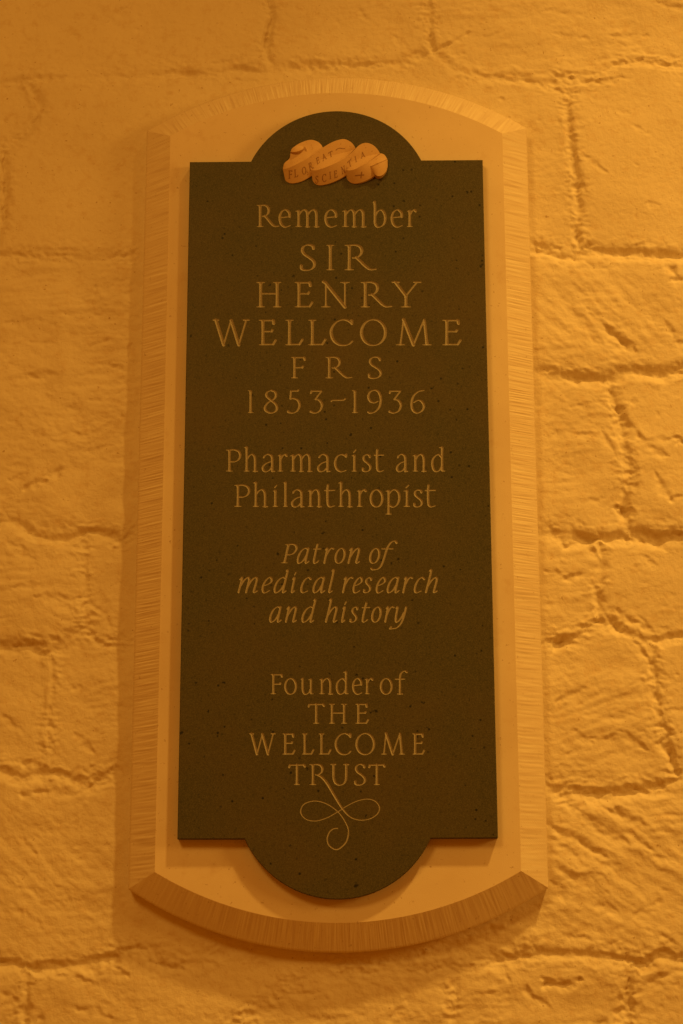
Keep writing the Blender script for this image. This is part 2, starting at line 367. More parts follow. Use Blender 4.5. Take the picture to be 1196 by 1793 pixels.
# single hollows (x, y, length, angle, depth mm, half width mm)
DENTS = [(75,655,46,5,7,8),(55,660,24,-8,5,5),(40,565,60,6,4,6),(170,602,30,10,4,5),(195,640,40,-12,5,6),(125,712,24,0,4,6),(95,825,30,25,9,8),(60,848,40,18,9,7),
 (30,833,30,25,4,5),(130,758,36,0,4,6),(160,785,18,20,4,5),(28,442,34,-8,4,5),(165,510,14,80,5,7),(200,450,24,15,3,4),(165,702,14,0,4,5),(75,600,50,2,3,4),(40,965,50,-35,4,8),(100,1045,80,-4,4,6),
 (45,1027,44,8,4,5),(115,1060,40,-35,3,6),(75,1115,50,-6,6,7),(50,1130,60,6,8,9),(190,1130,18,10,4,5),(148,1300,40,-40,4,7),(20,1265,30,-35,4,7),(132,1202,20,-8,3,5),
 (60,1340,44,-15,6,8),(180,1360,60,40,6,9),(90,1385,100,5,5,8),(205,1460,10,70,3,5),(50,1480,36,-50,4,8),(110,1560,44,-50,3,7),(60,1610,30,-40,3,7),(30,1590,20,-60,3,6),
 (210,20,60,38,5,6),(130,60,16,20,3,5),(240,28,10,90,3,5),(240,55,14,90,3,4),(260,50,60,0,2.5,5),(300,100,14,90,3,5),(400,105,60,10,4,7),(430,140,44,-10,4,6),(385,40,20,0,3,5),
 (635,25,30,-40,3,6),(700,70,40,-35,3,6),(800,68,60,30,5,5),(770,82,44,25,6,6),(795,138,20,40,6,5),(815,145,12,90,5,5),(878,172,8,0,5,4),(860,60,50,20,2.5,5),(1000,60,60,-8,3,6),(960,150,50,-22,6,6),
 (905,140,60,-6,6,7),(1025,140,60,-12,7,8),(1075,140,60,4,4,6),(1020,160,60,0,4,5),(1140,105,60,-8,5,6),(990,20,80,-6,3,6),(1100,60,80,-5,3,5),(1180,8,60,-10,4,6),
 (1040,285,54,-40,4,6),(1015,330,20,80,5,7),(1140,358,24,-8,4,5),(1090,195,30,-20,2.5,5),(1120,225,20,-30,3,5),(1002,250,24,-80,5,6),(1010,410,20,88,5,6),(960,430,44,-14,8,7),(940,438,16,-70,9,6),
 (975,445,44,-10,5,6),(1110,452,60,-4,5,6),(1175,470,24,-60,9,9),(1185,490,24,-4,8,7),(1080,590,60,-45,10,11),(1100,600,30,-45,6,10),(1045,597,24,-30,4,6),(1170,575,30,-60,4,8),(1190,600,20,0,5,6),
 (1020,710,40,2,3,5),(1078,716,22,-5,9,8),(1100,745,60,-55,6,10),(1130,780,70,-30,5,12),(1155,770,50,8,4,6),(1065,775,40,-70,5,8),(1190,770,16,-40,8,8),(1000,760,80,-5,2.5,5),(1110,705,10,0,4,6),
 (1093,893,20,-8,12,8),(1160,850,50,-55,5,9),(1165,908,18,0,5,6),(1180,870,22,10,5,5),(1040,875,30,14,3,5),(960,932,40,-5,4,5),(1020,946,60,12,9,9),(1100,945,60,-2,8,7),(1140,985,30,-40,5,6),
 (1040,965,30,-60,5,7),(1000,1000,60,0,3,6),(1005,1008,36,12,6,6),(970,1004,40,-14,4,5),(960,1060,30,-80,4,7),(1070,1095,50,-32,9,9),(1100,1080,44,-30,6,7),(1130,1088,30,-45,4,6),(1170,1118,50,-12,5,6),
 (985,1118,40,16,10,8),(1125,1140,30,-55,6,7),(1150,1218,14,-60,6,6),(1180,1245,26,4,4,5),(1000,1215,60,25,3,5),(990,1240,60,12,3,5),(1060,1290,60,5,4,5),(1110,1295,50,-35,5,7),(1020,1292,44,-35,4,6),
 (1080,1255,60,5,3,5),(1165,1310,30,-60,6,8),(1010,1315,60,10,3,6),(1120,1390,100,4,3,6),(1000,1408,44,-4,7,6),(1080,1418,80,-10,3,5),(1050,1445,110,-32,6,9),(1010,1470,110,-30,6,9),(1100,1430,80,-25,5,8),
 (1120,1470,50,-35,5,8),(1150,1500,40,-18,5,8),(1000,1530,60,-35,4,9),(1040,1545,50,-35,4,9),(980,1560,40,-50,4,8),(1130,1590,60,30,4,9),(1060,1590,40,-20,4,8),(1160,1640,50,-28,5,8),(1010,1640,40,-10,4,6),
 (890,1610,20,60,3,7),(860,1625,16,0,4,6),(720,1660,60,-30,3,8),(800,1660,70,-20,3,8),(760,1690,90,-4,3,8),(880,1690,50,-60,4,10),(985,1722,60,10,10,7),(960,1716,30,-20,6,6),(940,1745,40,-40,6,8),(1085,1765,60,70,8,9),
 (1050,1790,40,30,6,8),(860,1740,60,-4,3,6),(790,1780,40,60,4,9),(700,1765,50,50,4,9),(1140,1720,60,30,6,9),(290,1690,60,-4,6,7),(210,1700,30,-20,6,7),(130,1712,50,-10,4,8),(20,1745,36,-35,5,8),(160,1770,60,-14,4,8),
 (60,1795,40,60,5,9),(450,1770,60,10,3,8),(540,1740,60,-12,3,8),(1110,380,10,30,2,4),(225,615,26,75,4,4),(215,660,20,5,3,4),(185,1070,60,-80,2.5,9)]
for px, py, ln, ang, dp, hw in DENTS:
    a = math.radians(ang); ax, az = at(px, py, 0); hl = ln*.0005
    dx, dz = math.cos(a)*hl, math.sin(a)*hl
    jn = random.Random(px*7 + py)
    mx, mz = ax + jn.uniform(-.003, .003), az + jn.uniform(-.003, .004)
    for (p0, q0, p1, q1) in ((ax - dx, az - dz, mx, mz), (mx, mz, ax + dx, az + dz)):
        pass
    sl = seg_slice(ax - dx, az - dz, ax + dx, az + dz, .05)
    d, s, t = seg_dist(sl, ax - dx, az - dz, ax + dx, az + dz, DX, DZ)
    w = 1.35*hw/1000*(.35 + .65*np.sin(np.pi*np.clip(t, .06, .94)))
    tt = np.sign(s)*d/w
    pr = np.where(tt > -.1, 1 - sstep((tt + .1)/.8), 1 - sstep((-tt - .1)/2.0))
    # a raised lip above, so the hollow reads as a fold of paint
    lip = np.exp(-((tt - 1.1)/.5)**2)*.18
    H[sl] -= .62*dp/1000*(pr - lip)*np.clip(.8 + .9*perlin(X[sl]/.016, Z[sl]/.012, 7), .1, 1.6)
# small paint pits and nibs
for k in range(520):
    px = _r.uniform(-.66, .68); pz = _r.uniform(1.5, 3.5); rr = _r.uniform(.0025, .0055); am = _r.choice([-1, -1, 1])*_r.uniform(.0008, .0024)
    sl = seg_slice(px, pz, px, pz, rr*3)
    H[sl] += am*np.exp(-(((WX[sl] - px)/rr)**2 + ((WZ[sl] - pz)/(rr*.7))**2))
# the wall is dressed flat behind and next to the plaque
inpl = np.maximum(np.abs(X) - .362, np.abs(Z - 2.4618) - .72)
near = 1 - sstep((inpl + .0)/.035)
H = H*(1 - .7*near) - .001*near
H = np.clip(H, -.024, .018)*.92
for _ in range(1):
    K = H.copy(); K[1:-1, 1:-1] = (4*H[1:-1, 1:-1] + H[:-2, 1:-1] + H[2:, 1:-1] + H[1:-1, :-2] + H[1:-1, 2:])/8; H = K
gz, gx = np.gradient(H, ZS, XS)
NRM = np.stack([-gx, -np.ones_like(gx), -gz], -1)   # surface y = -H
NRM /= np.linalg.norm(NRM, axis=-1, keepdims=True)
# y = -H(x,z) : the outward normal towards the viewer is (-dH/dx, -1, -dH/dz)
VXYZ = np.stack([X, -H, Z], -1).reshape(-1, 3); NF = NRM.reshape(-1, 3)
ncx = X.shape[1]
jj, ii = np.mgrid[0:nr, 0:nc]
q0 = (jj*ncx + ii)
QUADS = np.stack([q0, q0 + 1, q0 + 1 + ncx, q0 + ncx], -1)   # seen from -y: counter-clockwise
def sub_mesh(name, mask, parent, back=.03):
    q = QUADS[mask]
    used, inv = np.unique(q.ravel(), return_inverse=True)
    q = inv.reshape(-1, 4)
    V = VXYZ[used]; nn = NF[used]
    e = np.concatenate([q[:, [0, 1]], q[:, [1, 2]], q[:, [2, 3]], q[:, [3, 0]]])
    key = e.min(1).astype(np.int64)*len(V) + e.max(1)
    _, idx, c = np.unique(key, return_index=True, return_counts=True)
    be = e[idx[c == 1]]
    n0 = len(V)
    bu, bi = np.unique(be.ravel(), return_inverse=True); bi = bi.reshape(-1, 2)
    f = V[bu].copy(); f[:, 1] += .0004
    r = V[bu].copy(); r[:, 1] = back
    V2 = np.concatenate([V, f, r]); nb = len(bu)
    sk = np.stack([n0 + bi[:, 1], n0 + bi[:, 0], n0 + nb + bi[:, 0], n0 + nb + bi[:, 1]], -1)
    ctr = V[bu].mean(0)
    sn = V[bu] - ctr; sn[:, 1] = 0; sn /= np.linalg.norm(sn, axis=1, keepdims=True) + 1e-9
    n2 = np.concatenate([nn, sn, sn])
    return mesh_np(name, V2, np.concatenate([q, sk]), mat=PAINT, parent=parent, smooth=True, normals=n2)
wall = sub_mesh('wall', LAB == 0, None, .045)
wall['kind'] = 'structure'
wall['label'] = 'cream painted rough stone wall behind the plaque'
for k in range(1, nlab + 1):
    if (LAB == k).any(): sub_mesh('stone_block', LAB == k, wall, .040)
bx = [(-1.3, .035, .95), (1.3, .035, .95), (1.3, .035, 4.15), (-1.3, .035, 4.15), (-1.3, .3, .95), (1.3, .3, .95), (1.3, .3, 4.15), (-1.3, .3, 4.15)]
mesh_np('rubble_core', bx, [(0, 1, 2, 3), (5, 4, 7, 6), (4, 0, 3, 7), (1, 5, 6, 2), (3, 2, 6, 7), (4, 5, 1, 0)], mat=PAINT, parent=wall)

# ------------------------------------------------------------------ the plaque
PZ = 2.4600
plaque = bpy.data.objects.new('memorial_plaque', None); link(plaque)
plaque['label'] = 'tall stone memorial plaque with dark slate tablet, carved lettering and small scroll, on painted wall'
plaque['category'] = 'plaque'

A_, ZC, SAG = .3684, .7218, .1095
H_OUT, H_IN, H_SL = .030, .066, .088
CW = .050
RO = (A_**2 + SAG**2)/(2*SAG); ZO = ZC + SAG - RO         # circle of the outer arc
RI = RO - CW; AI = A_ - CW
def arc_pts(R, zc, a, n):
    th = math.asin(a/R); t = np.linspace(-th, th, n)
    return np.stack([R*np.sin(t), zc + R*np.cos(t)], -1)
outer_top = arc_pts(RO, ZO, A_, 1050); inner_top = arc_pts(RI, ZO, AI, 1050)
def tooled(name, Po, Pi, seed, slant, arc=0):
    """a chamfer from the outer line (near the wall) to the inner line, cut across with fine chisel strokes"""
    n = len(Po); m = 13
    v = np.linspace(0, 1, m)
    P = Po[:, None, :]*(1 - v[None, :, None]) + Pi[:, None, :]*v[None, :, None]
    s = np.r_[0, np.cumsum(np.linalg.norm(np.diff((Po + Pi)/2, axis=0), axis=1))][:, None]
    s = RO*np.arctan2(P[..., 0], arc*P[..., 1] - ZO) if arc else P[..., 1]
    vv = v[None, :]*CW
    q = s + slant*.35*vv + .0007*perlin(s/.03 + 0*vv, vv/.06, seed) + .0001*perlin(s/.008, vv/.03, seed + 9)
    g = .5*perlin(q/.0034, vv/.08 + .3, seed + 1) + .6*perlin(q/.0022, vv/.06, seed + 2) + .15*perlin(q/.0065, vv/.05, seed + 3)
    am = .0008*(1 + .5*perlin(s/.05 + 0*vv, vv/.02, seed + 5))
    env = np.minimum(1, np.minimum(v, 1 - v)*9)[None, :]*.75 + .25*(v > 0)*(v < 1)
    h = H_OUT + (H_IN - H_OUT)*v[None, :] + g*am*env
    chip = np.clip(perlin(s/.006 + 0*vv, 0*s + 3.3 + 0*vv, seed + 7) - .55, 0, 1)*.003*(np.abs(v - 1) < .09)[None, :]
    h = h - chip*0
    V = np.stack([P[..., 0], -h, P[..., 1]], -1).reshape(-1, 3)
    V = V.reshape(n, m, 3)
    # outer wall of the slab, down into the wall
    back = V[:, :1].copy(); back[..., 1] = .012
    V = np.concatenate([back, V], 1); m2 = m + 1
    idx = (np.arange(n - 1)[:, None]*m2 + np.arange(m2 - 1)[None, :])
    Q = np.stack([idx, idx + m2, idx + m2 + 1, idx + 1], -1).reshape(-1, 4)
    V = V.reshape(-1, 3)
    a, b, c = V[Q[100*12, 0]], V[Q[100*12, 1]], V[Q[100*12, 2]]
    mid = (n//2)*(m2 - 1) + 6
    nrm = np.cross(V[Q[mid, 1]] - V[Q[mid, 0]], V[Q[mid, 2]] - V[Q[mid, 1]])
    if nrm[1] > 0: Q = Q[:, ::-1]
    V[:, 2] += PZ
    o = mesh_np(name, V, Q, mat=TOOLED, parent=surround, smooth=True)
    g2 = .9*perlin(q/.0023, vv/.07, seed + 31) 
    bruise = np.concatenate([np.zeros((n, 1)), np.clip(.5 + .5*g2 + 0*vv, 0, 1)], 1).ravel()
    at_ = o.data.attributes.new('bruise', 'FLOAT', 'POINT'); at_.data.foreach_set('value', bruise.astype(np.float32))
    return o
# field of the slab: one flat stone face, slightly dished by wear
def flip(P): return np.stack([P[:, 0], -P[:, 1]], -1)
ci = math.sqrt(RI**2 - AI**2) + ZO
fo = np.concatenate([inner_top, flip(inner_top)[::-1]])
cdt = delaunay_2d_cdt([Vector(p) for p in fo], [], [list(range(len(fo)))], 1, 1e-7)
fv = np.array([(p.x, -H_IN, p.y + PZ) for p in cdt[0]]); ft = np.array(cdt[2])
def orient(V, T):
    n = np.cross(V[T[:, 1]] - V[T[:, 0]], V[T[:, 2]] - V[T[:, 0]])
    T = T.copy(); bad = n[:, 1] > 0; T[bad] = T[bad][:, ::-1]; return T
surround = mesh_np('stone_surround', fv, tris=orient(fv, ft), mat=LIME, parent=plaque)
surround['label'] = 'pale limestone surround with arched top and bottom and tooled chamfer'
tooled('chamfered_edge', outer_top, inner_top, 200, .06, 1)
tooled('chamfered_edge', flip(outer_top)[::-1], flip(inner_top)[::-1], 230, -.05, -1)
nside = 2000
for sx, sd in ((-1, 260), (1, 290)):
    t = np.linspace(-1, 1, nside)
    Po = np.stack([np.full(nside, sx*A_), t*ZC], -1); Pi = np.stack([np.full(nside, sx*AI), t*ci], -1)
    tooled('chamfered_edge', Po, Pi, sd, .10*sx)

# ------------------------------------------------------------------ lettering: pen-stroke glyphs, cut as V grooves
TH = math.radians(20)
XH, AS, DE = .78, 1.16, -.36
def L(*p, w=1.0): return ('l', p, w)
def C(*p, w=1.0): return ('c', p, w)
def stem(x0, y0, x1, y1, top='b', bot='b', w=1.0): return ('s', (x0, y0, x1, y1, top, bot), w)
def sc(g, sx, sy, dx=0, dy=0):
    out = []
    for k, p, w in g:
        if k == 's': out.append((k, (p[0]*sx+dx, p[1]*sy+dy, p[2]*sx+dx, p[3]*sy+dy, p[4], p[5]), w))
        else: out.append((k, tuple((a*sx+dx, b*sy+dy) for a, b in p), w))
    return out
BOWL_P = C((0, .99), (.20, 1.0), (.37, .94), (.44, .79), (.40, .62), (.26, .50), (.12, .49))
S_ = [C((.46, .86), (.43, .96), (.26, 1.01), (.09, .94), (.04, .79), (.12, .63), (.31, .49), (.47, .34), (.49, .17), (.38, .03), (.19, -.015), (.02, .04), (.0, .17))]
G = {
 'I': [stem(0, 0, 0, 1)],
 'H': [stem(0, 0, 0, 1), stem(.64, 0, .64, 1), L((0, .54), (.64, .54))],
 'E': [stem(0, 0, 0, 1, 'l', 'l'), L((0, .98), (.42, .98), (.44, .86)), L((0, .54), (.36, .54), (.39, .60)), L((0, .02), (.42, .025), (.52, .19))],
 'F': [stem(0, 0, 0, 1, 'l', 'b'), L((0, .98), (.46, .98), (.49, .88)), L((0, .50), (.38, .50), (.40, .56))],
 'L': [stem(0, 0, 0, 1, 'b', 'l'), L((0, .02), (.40, .025), (.52, .22))],
 'S': S_,
 'R': [stem(0, 0, 0, 1, 'l', 'b'), BOWL_P, C((.25, .50), (.40, .34), (.60, .12), (.76, .02), (.95, .03))],
 'r_': [stem(0, 0, 0, 1, 'l', 'b'), BOWL_P],
 'P': [stem(0, 0, 0, 1, 'l', 'b'), C((0, .99), (.22, 1.0), (.42, .92), (.49, .74), (.42, .55), (.25, .45), (.02, .45))],
 'N': [stem(0, 0, 0, .97, 'n', 'b', .62), L((-.10, 1.02), (-.02, .98), (.66, .0), w=1.15), stem(.66, .0, .66, 1, 'b', 'n', .62)],
 'Y': [L((0, 1), (.33, .45), w=1.05), L((.33, .45), (.68, 1), w=.7), stem(.33, .45, .33, 0, 'n', 'b'), L((-.1, 1), (.12, 1)), L((.58, 1), (.80, 1))],
 'W': [L((0, 1), (.28, 0), w=1.05), L((.28, 0), (.55, .98), w=.62), L((.55, .98), (.83, 0), w=1.05), L((.83, 0), (1.1, 1), w=.62), L((-.09, 1), (.10, 1)), L((1.0, 1), (1.2, 1))],
 'M': [stem(0, 0, .11, 1, 'n', 'b', .62), L((.11, 1.02), (.47, .0), w=1.1), L((.47, .0), (.86, 1.02), w=.68), stem(.96, 0, .86, 1, 'n', 'b', 1.0)],
 'C': [C((.86, .88), (.72, .97), (.52, 1.01), (.26, .92), (.07, .70), (.03, .46), (.12, .20), (.32, .03), (.55, -.015), (.75, .03), (.90, .15)), L((.87, .98), (.87, .85))],
 'O': [('o', ((.5, .5), (.47, .515)), 1.0)],
 'T': [stem(0, 0, 0, 1, 'n', 'b'), L((-.42, .86), (-.38, .97), (.38, .98), (.43, .90))],
 'U': [C((0, 1), (0, .62), (.01, .32), (.10, .08), (.30, -.02), (.50, .06), (.60, .26), (.62, .6), (.62, 1)), L((-.12, 1), (.12, 1)), L((.50, 1), (.74, 1))],
 'A': [L((0, 0), (.36, 1), w=.65), L((.36, 1), (.74, 0), w=1.1), L((.12, .36), (.60, .36)), L((-.1, 0), (.1, 0)), L((.62, 0), (.86, 0))],
 '1': [stem(0, 0, 0, 1, 'l', 'b')],
 '8': [C((.25, 1), (.10, .92), (.07, .76), (.22, .58), (.42, .38), (.47, .18), (.38, .03), (.22, -.01), (.04, .10), (.02, .28), (.14, .46), (.34, .60), (.43, .76), (.39, .93), (.25, 1))],
 '5': [L((.10, .97), (.42, .98), (.45, 1.02)), L((.12, .97), (.09, .62), w=.8), C((.09, .61), (.24, .64), (.43, .55), (.50, .33), (.41, .10), (.22, -.01), (.02, .02), (.0, .06))],
 '3': [L((.0, .88), (.04, .97), (.48, .97)), L((.48, .97), (.20, .60), w=.9), C((.20, .60), (.38, .56), (.50, .36), (.42, .11), (.22, -.01), (.02, .03), (0, .06))],
 '9': [C((.51, .76), (.42, .95), (.26, 1.01), (.08, .92), (.01, .72), (.09, .52), (.26, .45), (.42, .52)), C((.51, .78), (.53, .55), (.47, .26), (.30, .05), (.12, -.015), (.0, .03))],
 '6': [C((.52, 1.0), (.30, .95), (.09, .74), (.01, .42), (.06, .12), (.24, -.01), (.44, .09), (.52, .30), (.43, .50), (.28, .56), (.10, .46))],
 '-': [C((0, .51), (.06, .555), (.3, .56), (.58, .57), (.66, .63))],
 '~': [C((0, .45), (.2, .62), (.45, .62), (.7, .5), (.9, .45))],
 '+': [L((.0, .42), (.8, .42), w=2.2), L((.62, .78), (.52, .10), w=1.0)],
 'e': [L((.04, .42), (.51, .47)), C((.51, .47), (.48, .66), (.31, .79), (.12, .69), (.03, .43), (.10, .12), (.30, -.015), (.54, .06))],
 'n': [stem(0, 0, 0, XH, 'f', 'b'), C((0, .54), (.14, .71), (.31, .79), (.44, .70), (.48, .50), (.48, .2), (.48, 0)), L((.38, 0), (.62, 0))],
 'm': [stem(0, 0, 0, XH, 'f', 'b'), C((0, .54), (.14, .71), (.29, .79), (.41, .70), (.44, .50), (.44, .2), (.44, 0)), L((.35, 0), (.55, 0)),
       C((.44, .54), (.58, .71), (.74, .79), (.86, .70), (.89, .50), (.89, .2), (.89, 0)), L((.80, 0), (1.02, 0))],
 'h': [stem(0, 0, 0, AS, 'f', 'b'), C((0, .54), (.14, .71), (.31, .79), (.44, .70), (.48, .50), (.48, .2), (.48, 0)), L((.38, 0), (.62, 0))],
 'r': [stem(0, 0, 0, XH, 'f', 'b'), C((0, .54), (.12, .70), (.27, .79), (.36, .72), w=1.1)],
 'b': [C((-.02, AS), (0, .9), (0, .4), (.01, .15), (.10, .01), (.26, -.015), (.46, .12), (.54, .38), (.48, .65), (.32, .78), (.14, .70), (.01, .50)), L((-.10, AS-.04), (0, AS))],
 'd': [stem(.5, 0, .5, AS, 'f', 'r'), C((.5, .62), (.36, .77), (.2, .74), (.04, .56), (.01, .3), (.09, .06), (.24, -.015), (.40, .08), (.5, .25))],
 'a': [C((.06, .64), (.12, .73), (.26, .79), (.42, .72), (.46, .55), (.46, .2), (.46, 0)), C((.46, .47), (.20, .38), (.03, .22), (.04, .05), (.17, -.015), (.33, .05), (.46, .2)), L((.46, 0), (.58, 0))],
 'c': [C((.50, .70), (.32, .78), (.12, .69), (.02, .43), (.08, .13), (.27, -.015), (.50, .04)), L((.51, .78), (.50, .68))],
 'i': [stem(0, 0, 0, XH, 'f', 'b'), L((-.04, .88), (.09, 1.0), w=.75)],
 's': sc(S_, .82, .77),
 't': [C((.02, 1.0), (.0, .8), (0, .35), (.03, .08), (.14, -.01), (.32, .04)), L((-.12, .75), (.32, .76))],
 'l': [stem(0, 0, 0, AS, 'f', 'b')],
 'o': [('o', ((.28, .385), (.265, .40)), 1.0)],
 'p': [stem(0, DE, 0, XH, 'f', 'b'), C((0, .56), (.14, .72), (.32, .79), (.50, .66), (.55, .40), (.46, .12), (.28, -.015), (.10, .02), (0, .12))],
 'u': [C((0, XH), (0, .5), (.01, .2), (.10, .01), (.24, -.01), (.40, .10), (.48, .28)), stem(.49, 0, .49, XH, 'f', 'r'), L((-.10, XH-.03), (0, XH))],
 'f': [C((.50, 1.10), (.40, 1.17), (.24, 1.08), (.17, .86), (.165, .4), (.165, 0)), L((-.06, .755), (.38, .76)), L((.05, 0), (.29, 0))],
}
SL = .20
GI = {
 'P': [stem(0, 0, 0, 1, 'l', 'b'), C((0, .99), (.22, 1.0), (.38, .92), (.43, .74), (.36, .55), (.22, .45), (.02, .45))],
 'a': [C((.42, .74), (.26, .79), (.08, .62), (.0, .30), (.04, .05), (.14, -.01), (.30, .14), (.42, .45)), C((.43, .79), (.42, .3), (.44, .03), (.50, .0), (.60, .10))],
 't': [C((.08, 1.0), (.05, .6), (.04, .15), (.10, .0), (.22, .02), (.32, .12)), L((-.10, .75), (.32, .76))],
 'r': [C((-.04, .70), (.04, .78), (.04, .4), (.03, 0)), C((.04, .35), (.15, .64), (.27, .79), (.40, .76))],
 'o': [('o', ((.25, .385), (.24, .40)), 1.0)],
 'n': [C((-.05, .68), (.03, .78), (.03, .4), (.02, 0)), C((.03, .30), (.16, .62), (.31, .79), (.40, .70), (.40, .4), (.39, .06), (.45, 0), (.54, .08))],
 'm': [C((-.05, .68), (.03, .78), (.03, .4), (.02, 0)), C((.03, .30), (.14, .62), (.28, .79), (.36, .70), (.37, .4), (.36, 0)), C((.37, .30), (.48, .62), (.62, .79), (.71, .70), (.71, .4), (.70, .06), (.76, 0), (.85, .08))],
 'f': [C((.50, 1.08), (.42, 1.18), (.28, 1.10), (.20, .8), (.18, .2), (.15, -.15), (.05, -.33), (-.12, -.36), (-.2, -.30)), L((.0, .76), (.42, .765))],
 'e': [C((.03, .35), (.25, .42), (.42, .56), (.40, .73), (.26, .79), (.08, .58), (.01, .28), (.08, .03), (.22, -.015), (.42, .10))],
 'd': [C((.42, .74), (.26, .79), (.08, .62), (.0, .30), (.04, .05), (.14, -.01), (.30, .14), (.42, .45)), C((.36, AS-.03), (.43, AS), (.43, .8), (.42, .3), (.43, .03), (.49, .0), (.56, .08))],
 'i': [C((-.04, .70), (.04, .78), (.03, .4), (.03, .05), (.09, 0), (.18, .09)), L((.02, .92), (.08, 1.06), w=.7)],
 'c': [C((.42, .70), (.28, .79), (.10, .65), (.01, .32), (.05, .06), (.18, -.015), (.38, .08))],
 'l': [C((-.04, AS-.03), (.04, AS), (.04, .6), (.03, .1), (.08, 0), (.18, .08))],
 's': sc(S_, .72, .77),
 'h': [C((-.04, AS-.03), (.04, AS), (.04, .6), (.02, 0)), C((.03, .30), (.16, .62), (.31, .79), (.40, .70), (.40, .4), (.39, .06), (.45, 0), (.54, .08))],
 'y': [C((-.05, .72), (.03, .76), (.03, .35), (.08, .04), (.18, .0), (.33, .2), (.44, .5)), C((.50, .78), (.47, .3), (.40, -.05), (.22, -.30), (.02, -.36), (-.16, -.36), (-.12, -.26))],
}
def glyph_segments(g, shear, thick, thin):
    """list of (x0,y0,r0,x1,y1,r1) in units of the capital height"""
    segs = []
    def rad(dx, dy, w):
        a = math.atan2(dy, dx)
        return .5*(thin + (thick*w - thin)*abs(math.sin(a - TH))**1.25) if w >= .5 else .5*thin
    def poly(P, w, taper=True):
        P = np.array(P, float); P[:, 0] += shear*P[:, 1]
        n = len(P)
        T = np.gradient(P, axis=0)
        R = [max(thin*.45, rad(T[i, 0], T[i, 1], w)) for i in range(n)]
        for i in range(n - 1): segs.append((P[i, 0], P[i, 1], R[i], P[i+1, 0], P[i+1, 1], R[i+1]))
    for k, p, w in g:
        if k == 'l':
            for i in range(len(p) - 1): poly(np.linspace(p[i], p[i+1], 3), w)
        elif k == 'c': poly(catmull(p, 5), w)
        elif k == 'o':
            (cx0, cy0), (ax, ay) = p; t = np.linspace(0, 2*math.pi, 33)
            Q = np.stack([cx0 + ax*np.cos(t), cy0 + ay*np.sin(t)], -1)
            # tangents wrap round
            Qs = Q.copy(); Qs[:, 0] += shear*Qs[:, 1]
            for i in range(32):
                d = Qs[i+1] - Qs[i]; r = rad(d[0], d[1], w)
                d2 = Qs[(i+2) if i < 31 else 1] - Qs[i+1]; r2 = rad(d2[0], d2[1], w)
                segs.append((Qs[i, 0], Qs[i, 1], r, Qs[i+1, 0], Qs[i+1, 1], r2))
        elif k == 's':
            x0, y0, x1, y1, top, bot = p
            r = .5*thick*w*.98
            def P(t): 
                x = x0 + (x1 - x0)*t; y = y0 + (y1 - y0)*t; return x + shear*y, y
            e0 = .8*r/max(.2, abs(y1 - y0)) if (bot if y1 > y0 else top) != 'n' else 0
            e1 = .8*r/max(.2, abs(y1 - y0)) if (top if y1 > y0 else bot) != 'n' else 0
            ks = [(e0, 1.12), (.14, 1.02), (.3, .94), (.6, .92), (.86, 1.0), (1 - e1, 1.12)]
            for (ta, fa), (tb, fb) in zip(ks[:-1], ks[1:]):
                a = P(ta); b = P(tb)
                if bot == 'n' and ta < .05: fa = 1.0
                if top == 'n' and tb > .95: fb = .8
                segs.append((a[0], a[1], r*fa, b[0], b[1], r*fb))
            for (t, sf) in ((1 if y1 > y0 else 0, top), (0 if y1 > y0 else 1, bot)):
                if sf == 'n': continue
                X0, Y0 = P(t); tr = thin*.46; sl_ = thick*.5 + .085
                Y0 += (-1 if t == (1 if y1 > y0 else 0) else 1)*tr*.4
                sg = -1 if t == (1 if y1 > y0 else 0) else 1
                for q_ in ((-1,) if sf == 'l' else (1,) if sf == 'r' else (-1, 1) if sf == 'b' else ()):
                    segs.append((X0, Y0, tr*1.3, X0 + q_*sl_, Y0, tr*.85))
                    segs.append((X0 + q_*r*.4, Y0 + sg*.035, tr*1.1, X0 + q_*sl_*.72, Y0, tr*.8))
                if sf == 'f': segs.append((X0, Y0 - .02, tr*1.7, X0 - sl_, Y0 - .055, tr*.8))
    return segs

